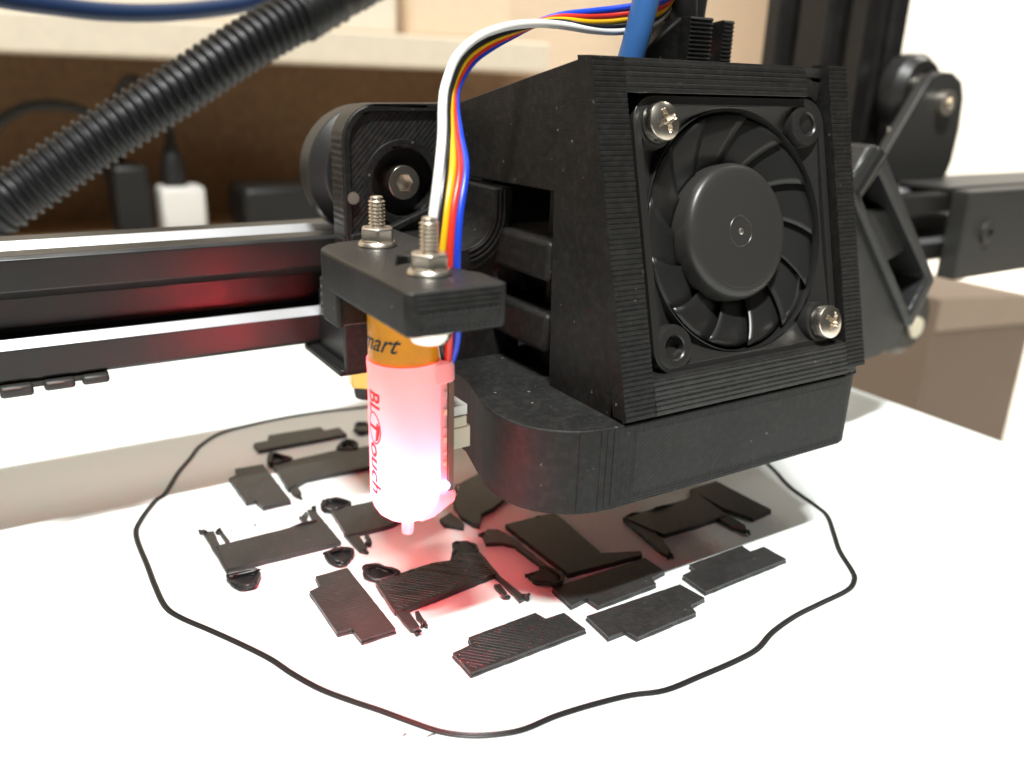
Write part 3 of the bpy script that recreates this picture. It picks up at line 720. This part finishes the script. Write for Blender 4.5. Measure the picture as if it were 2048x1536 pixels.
for pts, r in (([(110.5, 121, 70), (110, 121, 80), (107, 121, 95), (105, 122, 120), (108, 130, 220)], 2.6), ([(113.2, 123, 70), (114, 123, 80), (114.5, 122, 95), (115, 122, 120), (114, 130, 220)], 2.4), ([(112, 126, 70), (112.6, 126, 82), (112.5, 127, 95), (112, 127, 120), (111, 134, 220)], 2.8), ([(108, 126, 72), (106.4, 126, 82), (104, 126, 92), (100, 127, 120), (103, 134, 220)], 2.0)):
    MB().tube(spline(pts, 6), r, 14).build('cable', 'cable', lb, smooth=60)
MB().tube(spline([(114.4, 119.5, 71), (114.9, 119.2, 73.5), (114.2, 119.6, 76)], 4), 0.5, 8).build('cable', 'w_red', lb, smooth=60)

path = spline([at(-640, 560, 1, 388.0), at(-400, 555, 1, 298.0), at(-170, 515, 1, 254.0), at(-20, 425, 1, 243.0), at(60, 372, 1, 242.5), at(200, 277, 1, 242.0), at(350, 183, 1, 242.0), at(500, 86, 1, 243.0), at(620, 18, 1, 245.0), at(760, -62, 1, 248.0), at(980, -210, 1, 254.0), at(1200, -420, 1, 263.0)], 60)
# resample evenly, ribs every 2.35 mm
def ribbed(path, r, pitch, depth, per=6):
    out, rad = [], []; acc = 0.0; step = pitch/per; k = 0
    out.append(path[0]); rad.append(r)
    for a, b in zip(path, path[1:]):
        d = (b-a).length; pos = 0.0
        while acc+(d-pos) >= step:
            pos += step-acc; acc = 0.0; k += 1
            out.append(a.lerp(b, pos/d)); ph = (k % per)/per
            rad.append(r-(depth if ph >= 0.5 else 0)-(0.25 if ph in (0.0,) else 0))
        acc += d-pos
    return out, rad
pp, rr = ribbed(path, 6.8, 2.42, 0.98)
lm = thing('cable_conduit', 'thick black corrugated conduit crossing the upper left diagonally', 'conduit', (50, 243, 58))
MB().tube(pp, rr, 26).build('corrugated_tube', 'loom', lm, smooth=25)
sp = spline([at(598, 34, 1, 244.5), at(640, 8, 1, 245.4), at(700, -28, 1, 246.5), at(760, -62, 1, 248.0), at(980, -210, 1, 254.0)], 14)
MB().tube(sp, [7.05+0.6*math.sin(i*1.3)*random.random() for i in range(len(sp))], 24).build('tape_wrap', 'cable', lm, smooth=40)

# ------------------------------------------------------------------ box on the table at the right
cb = thing('carton', 'grey beige carton standing on the white table at far right', 'carton', (486, 290, -140))
MB().prism([(0, 0), (99, 0), (99, 96), (0, 104)], (436, 255, -140), (0.995, -0.02, 0), (0, 0, 1), (0, 1, 0), 0, 70).build('body', 'card', cb, bevel=1)
MB().prism([(-0.6, 86), (99.6, 80), (99.6, 97), (-0.6, 105)], (436, 254, -140), (0.995, -0.02, 0), (0, 0, 1), (0, 1, 0), 0, 0.9).build('flap', 'card_light', cb, bevel=0.2)

# ------------------------------------------------------------------ the print on the bed (outlines in mm on the plate)
P = {
    'tab_a': [(44.99, 176.29), (48.24, 176.38), (49.19, 179.26), (61.22, 178.47), (61.38, 176.08), (64.95, 176.27), (65.02, 171.67), (44.92, 172.17)],
    'tab_b': [(37.96, 165.2), (43.62, 164.69), (43.56, 146.23), (38.13, 146.2), (37.63, 149.47), (35.89, 149.62), (35.76, 161.41), (37.51, 162.25)],
    'fig_c_body': [(45.3, 163.13), (49.5, 163.75), (59.9, 164.19), (64.65, 163.21), (70.52, 162.73), (70.22, 153.14), (62.04, 153.19), (49.33, 153.63), (44.61, 151.0)],
    'fig_c_leg': [(44.88, 155.59), (46.89, 155.84), (46.57, 148.68), (45.52, 147.59), (44.89, 148.76)],
    'fig_c_loop1': [(45.06, 164.69), (46.66, 168.72), (47.98, 168.22), (49.32, 164.33), (46.48, 163.44)],
    'fig_c_loop2': [(60.39, 164.44), (62.4, 167.58), (64.08, 167.76), (64.62, 165.12), (63.32, 162.88)],
    'fig_d_body': [(46.43, 112.2), (53.12, 112.5), (56.89, 112.73), (59.98, 111.97), (62.16, 113.18), (65.93, 111.58), (64.89, 104.55), (48.01, 102.76), (45.72, 103.06)],
    'fig_d_leg1': [(45.8, 104.2), (47.85, 103.84), (47.56, 98.19), (46.83, 97.12), (45.95, 97.99)],
    'fig_d_leg2': [(48.57, 101.84), (49.17, 101.7), (48.85, 98.59), (48.29, 98.34), (48.08, 100.37)],
    'fig_d_arm': [(65.33, 111.91), (66.09, 110.51), (65.25, 103.9), (65.74, 96.65), (64.25, 96.24), (64.62, 102.01), (64.51, 104.77)],
    'fig_d_leg3': [(63.01, 102.25), (64.04, 101.89), (63.68, 99.07), (63.02, 98.6), (62.8, 101.07)],
    'fig_d_loop1': [(45.86, 115.19), (46.83, 116.94), (48.45, 117.44), (49.1, 115.67), (50.52, 113.04), (47.26, 113.06)],
    'fig_d_blob': [(60.37, 112.23), (62.6, 115.43), (63.24, 117.12), (65.73, 116.36), (66.0, 113.55), (64.71, 111.27), (60.75, 110.58)],
    'fig_e_body': [(27.07, 135.79), (44.94, 135.92), (46.19, 126.86), (26.51, 127.41)],
    'fig_e_arm1': [(26.11, 142.03), (27.95, 141.71), (27.65, 135.8), (27.19, 127.93), (26.41, 127.59)],
    'fig_e_bit1': [(28.73, 141.28), (29.3, 141.18), (29.5, 136.76), (28.75, 136.71)],
    'fig_e_arm2': [(45.1, 141.46), (46.4, 140.91), (46.43, 127.06), (45.2, 126.74), (44.59, 137.22)],
    'fig_e_bit2': [(42.84, 139.66), (44.05, 139.37), (43.79, 136.78), (42.92, 137.04)],
    'fig_e_loop1': [(26.59, 125.61), (30.89, 124.67), (29.08, 120.8), (27.43, 121.17), (26.46, 122.55)],
    'fig_e_loop2': [(42.46, 124.36), (45.71, 124.81), (46.56, 123.04), (44.92, 120.48), (43.48, 120.66)],
    'fig_f_body': [(48.76, 138.69), (53.1, 138.49), (60.68, 138.11), (60.75, 129.09), (55.65, 128.08), (49.66, 128.35), (48.0, 128.23)],
    'fig_f_leg1': [(47.79, 129.73), (50.02, 128.84), (49.65, 123.28), (48.71, 122.17), (48.05, 122.86)],
    'fig_f_leg2': [(50.86, 127.34), (51.64, 127.25), (51.11, 124.47), (50.4, 124.32)],
    'fig_f_loop1': [(48.12, 140.58), (49.37, 143.06), (51.05, 142.95), (53.11, 139.82), (49.99, 138.4)],
    'tab_g': [(38.51, 118.37), (44.07, 118.33), (44.04, 99.03), (38.55, 99.0), (38.41, 102.22), (36.18, 102.44), (36.22, 114.7), (38.18, 115.25)],
    'tab_h': [(48.72, 89.77), (51.91, 90.12), (52.41, 91.78), (64.48, 92.08), (65.03, 90.02), (68.37, 89.89), (68.82, 84.84), (48.84, 84.65)],
    'tab_i': [(70.94, 87.45), (89.81, 86.97), (90.59, 82.0), (87.07, 81.56), (86.59, 79.76), (74.36, 79.46), (73.91, 81.59), (70.63, 81.58)],
    'tab_j': [(92.15, 88.83), (95.26, 89.13), (95.47, 90.75), (108.33, 90.9), (108.2, 88.72), (111.59, 88.71), (111.83, 83.77), (92.09, 83.33)],
    'tab_k': [(70.71, 96.47), (90.08, 96.23), (90.26, 91.24), (86.9, 90.77), (86.45, 89.05), (74.2, 88.81), (73.88, 91.39), (70.51, 90.88)],
    'fig_l_body': [(74.95, 118.0), (85.73, 117.53), (84.33, 101.15), (90.93, 98.28), (90.39, 97.26), (75.42, 98.59)],
    'fig_l_arm': [(69.47, 117.37), (71.31, 118.45), (73.16, 117.43), (73.83, 113.78), (73.86, 105.62), (74.2, 100.45), (73.19, 100.25), (72.77, 106.22), (72.56, 111.03), (71.07, 112.99), (68.42, 114.03)],
    'fig_l_blob': [(69.24, 101.46), (71.57, 102.17), (72.96, 102.94), (74.02, 99.03), (72.54, 96.91), (69.64, 99.26)],
    'fig_m_body': [(95.95, 109.45), (112.63, 109.31), (116.11, 112.22), (114.4, 100.56), (106.8, 100.47), (98.65, 100.87)],
    'fig_m_leg1': [(95.95, 109.45), (99.06, 107.13), (97.42, 99.86), (96.12, 96.2), (94.58, 94.67), (94.19, 96.2)],
    'fig_m_leg2': [(112.24, 104.28), (115.22, 101.37), (114.84, 96.04), (113.18, 94.3), (112.15, 96.93)],
    'tab_n': [(115.86, 112.36), (123.4, 112.58), (123.84, 97.93), (118.05, 97.32), (115.99, 102.86)],
    'fig_o_leg1': [(65.34, 126.06), (68.55, 127.51), (68.53, 122.12), (67.7, 120.9), (65.15, 123.68)],
    'fig_o_body': [(70.26, 129.56), (75.83, 137.14), (84.16, 140.37), (85.83, 130.24), (76.6, 124.75), (73.13, 123.71), (70.57, 120.08), (69.79, 121.12), (69.25, 124.55)],  # outline enlarged, so its black also stands in for shade by the nose
    'bit_p': [(68.05, 174.06), (69.91, 176.02), (71.4, 175.47), (70.8, 172.03), (68.14, 171.72)],
    'skirt': [(15.79, 147.28), (17.36, 152.66), (21.23, 159.55), (23.51, 161.91), (27.52, 169.99), (31.39, 176.3), (34.77, 182.0), (40.37, 187.06), (47.77, 188.95), (55.18, 189.7), (65.07, 189.35), (76.68, 187.16), (89.08, 185.53), (108.56, 175.45), (129.66, 160.43), (143.28, 138.02), (142.86, 121.3), (140.12, 112.16), (136.29, 103.98), (134.32, 95.91), (132.71, 91.58), (128.04, 86.35), (123.64, 81.57), (119.88, 76.04), (117.74, 74.0), (114.07, 72.6), (106.74, 72.26), (100.39, 71.92), (93.99, 70.79), (88.87, 69.08), (83.77, 68.67), (76.96, 68.76), (70.65, 69.0), (65.79, 70.62), (59.86, 71.77), (54.59, 72.39), (49.94, 72.43), (46.7, 73.28), (43.27, 74.96), (40.31, 77.48), (37.79, 81.01), (35.28, 84.81), (32.61, 88.55), (29.96, 92.68), (27.76, 97.51), (26.05, 102.22), (23.33, 107.7), (20.38, 113.08), (17.26, 118.58), (15.89, 122.65), (15.63, 129.14), (15.7, 135.96)],
}
SK = P.pop('skirt')
skirt = thing('skirt_line', 'thin black double line of filament looping round all the pieces', 'filament line', (70, 100, BED))
cpts = spline([(x, y, BED+0.2) for x, y in SK], 5, closed=True)
def offset_loop(pts, d):
    n = len(pts); out = []
    for i in range(n):
        t_ = (pts[(i+1) % n]-pts[i-1]).normalized(); out.append(pts[i]+Vector((t_.y, -t_.x, 0))*d)
    return out
for d in (-0.23, 0.23):
    MB().tube(offset_loop(cpts, d), 0.24, 8, closed=True, flat=0.8).build('strand', 'strand', skirt, smooth=60)
H1 = 0.95
def ragged(poly, amp, n, seed):
    rnd = random.Random(seed); out = []
    for i in range(len(poly)):
        a, b = Vector((*poly[i], 0)), Vector((*poly[(i+1) % len(poly)], 0)); d = b-a
        if d.length < 1e-4: continue
        k = max(1, int(d.length/n)); nn = Vector((d.y, -d.x, 0)).normalized()
        for q_ in range(k):
            p = a+d*(q_/k)+nn*(rnd.uniform(-amp, amp) if q_ else rnd.uniform(-amp, amp)*0.3)
            out.append((p.x, p.y))
    return out
def slab(name, poly, mat, parent, h=H1, z=BED+0.01, amp=0.04, n=1.1, seed=1, bevel=0.14):
    mb = MB().zprism(ragged(poly, amp, n, seed), z, z+h, 0, 1)
    return mb.build(name, [mat, 'part_flat'], parent, bevel=bevel, seg=2, smooth=40)
def stringy(parent, name, pts, r=0.32, seed=3, turns=1):
    """a messy bead of filament wound along the points"""
    rnd = random.Random(seed); path = []
    for _ in range(turns):
        path += [Vector((x+rnd.uniform(-.38, .38), y+rnd.uniform(-.38, .38), BED+0.25+rnd.uniform(0, 0.9))) for x, y in pts]
    path = spline(path, 4)
    return MB().tube(path, [r*rnd.uniform(0.7, 1.3) for _ in path], 7).build(name, 'strand', parent, smooth=60)
def infill(parent, poly, step=0.66, r=0.2, inset=0.75, seed=5):
    """raised diagonal extrusion lines lying side by side on the top skin, clipped to the outline"""
    rnd = random.Random(seed); mb = MB(); n = Vector((0.7071, 0.7071)); d = Vector((0.7071, -0.7071))
    ps = [Vector(p) for p in poly]; lo = min(p.dot(n) for p in ps); hi = max(p.dot(n) for p in ps)
    o = lo+inset
    while o < hi-inset:
        xs = []
        for a, b in zip(ps, ps[1:]+ps[:1]):
            da, db = a.dot(n)-o, b.dot(n)-o
            if (da < 0) != (db < 0): xs.append((a+(b-a)*(da/(da-db))).dot(d))
        xs.sort()
        for s0, s1 in zip(xs[::2], xs[1::2]):
            if s1-s0 < 2.2*inset: continue
            a, b = s0+inset*rnd.uniform(0.7, 1.3), s1-inset*rnd.uniform(0.7, 1.3); k = max(2, int((b-a)/2.0))
            pts = []
            for q_ in range(k+1):
                c = n*(o+rnd.uniform(-.04, .04))+d*(a+(b-a)*q_/k); pts.append((c.x, c.y, BED+H1-0.06+rnd.uniform(-.03, .02)))
            mb.tube(pts, r, 6, flat=0.75)
        o += step
    o_ = mb.build('infill_lines', 'ribs', parent, smooth=60); o_['kind'] = 'stuff'
    return o_
def mean(poly): return (sum(p[0] for p in poly)/len(poly), sum(p[1] for p in poly)/len(poly), BED)
TABS = {
 'tab_a': ('black printed tab at the back edge of the group', 'part_flat'),
 'tab_b': ('black printed tab at far left of the group, notched twice', 'part_flat'),
 'tab_g': ('reddish lit black tab lying crosswise between two legged plates', 'part_flat'),
 'tab_h': ('black tab nearest the front with shiny diagonal lines', 'part_top'),
 'tab_i': ('matte black tab right of the shiny lined one', 'part_flat'),
 'tab_j': ('matte black tab at the right end beside the filament line', 'part_flat'),
 'tab_k': ('black tab half in the shroud shadow behind the matte one', 'part_flat'),
 'tab_n': ('black tab wholly in shadow under the right shroud corner', 'part_flat')}
GT = 'small notched tabs printed on the bed'
for i, (k, (lab, mt_)) in enumerate(TABS.items()):
    t = thing('printed_tab', lab, 'printed part', mean(P[k]), GT)
    slab('plate', P[k], 'part_flat', t, seed=i+10, h=0.9)
    if mt_ == 'part_top': infill(t, P[k])
    brim = [(p[0]+(p[0]-mean(P[k])[0])*0.012, p[1]+(p[1]-mean(P[k])[1])*0.02) for p in P[k]]
    slab('base_layer', brim, 'part_flat', t, h=0.36, z=BED+0.004, seed=i+40, bevel=0.08, amp=0.06)
FIGS = {
 'c': 'black printed plate with loops behind the glowing probe',
 'd': 'red lit black legged plate with shiny diagonal lines beside probe tip',
 'e': 'matte black legged plate at left with crumpled loops in front',
 'f': 'black legged plate partly hidden by the lower left of the probe',
 'l': 'dark legged plate in the shadow in front of the shroud nose',
 'm': 'dark legged plate deep in shadow under the shroud front',
 'o': 'dark legged plate hidden between the probe and shroud nose'}
GF = 'legged plates printed on the bed'
for i, (k, lab) in enumerate(FIGS.items()):
    keys = [q_ for q_ in P if q_.startswith('fig_'+k)]
    main = [q_ for q_ in keys if q_.endswith('body')][0]
    t = thing('legged_plate', lab, 'printed part', mean(P[main]), GF)
    for j, q_ in enumerate(keys):
        pol = P[q_]; kind = q_.split('_')[-1].rstrip('0123456789')
        mt_ = 'part_flat'
        if kind == 'body':
            slab('plate', pol, mt_, t, seed=60+i, amp=0.05)
            if k == 'd': infill(t, pol)
            slab('base_layer', pol, 'part_flat', t, h=0.4, z=BED+0.004, seed=80+i, amp=0.12)
            a, b = Vector((*pol[0], 0)), Vector((*pol[1], 0))
            stringy(t, 'loose_string', [tuple(a.lerp(b, s_/6)[:2]) for s_ in range(7)], 0.2, i+5)
        elif kind in ('leg', 'arm', 'bit'):
            slab('leg' if kind != 'bit' else 'peg', pol, mt_, t, h=0.75, seed=100+i*9+j, amp=0.07)
            tip = max(pol, key=lambda p: (Vector((p[0], p[1], 0))-Vector(mean(P[main]))).length)
            stringy(t, 'crumb', [(tip[0]+0.25*math.cos(s_*1.9), tip[1]+0.25*math.sin(s_*1.9)) for s_ in range(8)], 0.24, i*7+j)
        elif kind == 'loop':
            stringy(t, 'loop', pol+[pol[0], pol[1]], 0.30, i*5+j, 3)
            c = mean(pol)
            slab('loop_base', pol, 'strand', t, h=0.3, seed=7+j+i*3, amp=0.22, n=0.45)
        else:
            slab('blob', pol, 'strand', t, h=0.8, seed=8+j, amp=0.22, n=0.5)
            stringy(t, 'crumb', pol+[pol[0]], 0.35, i*3+j)
t = thing('legged_plate', 'small black loop end peeking out behind the upper left of the probe', 'printed part', mean(P['bit_p']), GF)
slab('loop_base', P['bit_p'], 'strand', t, h=0.8, seed=3, amp=0.1); stringy(t, 'loop', P['bit_p']+[P['bit_p'][0]], 0.4, 2, 2)
def crumb(px, py, px2, py2, lab, r=0.1):
    a, b = at(px, py, 2, BED+0.12), at(px2, py2, 2, BED+0.12)
    tag(MB().tube(spline([a, a.lerp(b, 0.5)+Vector((0.1, 0.15, 0)), b], 4), r, 6).build('filament_crumb', 'strand', smooth=60), lab, 'filament scrap', 'stray filament scraps on the bed')
crumb(508, 1050, 511, 1051, 'tiny black crumb behind the matte left legged plate', 0.15)
crumb(855, 1473, 871, 1468, 'tiny reddish scrap just outside the front of the filament line')
crumb(806, 1472, 813, 1468, 'tiny black fleck left of the scrap at the front filament line')
crumb(460, 1061, 465, 1060, 'thin black fleck left of the crumb by the matte plate', 0.08)
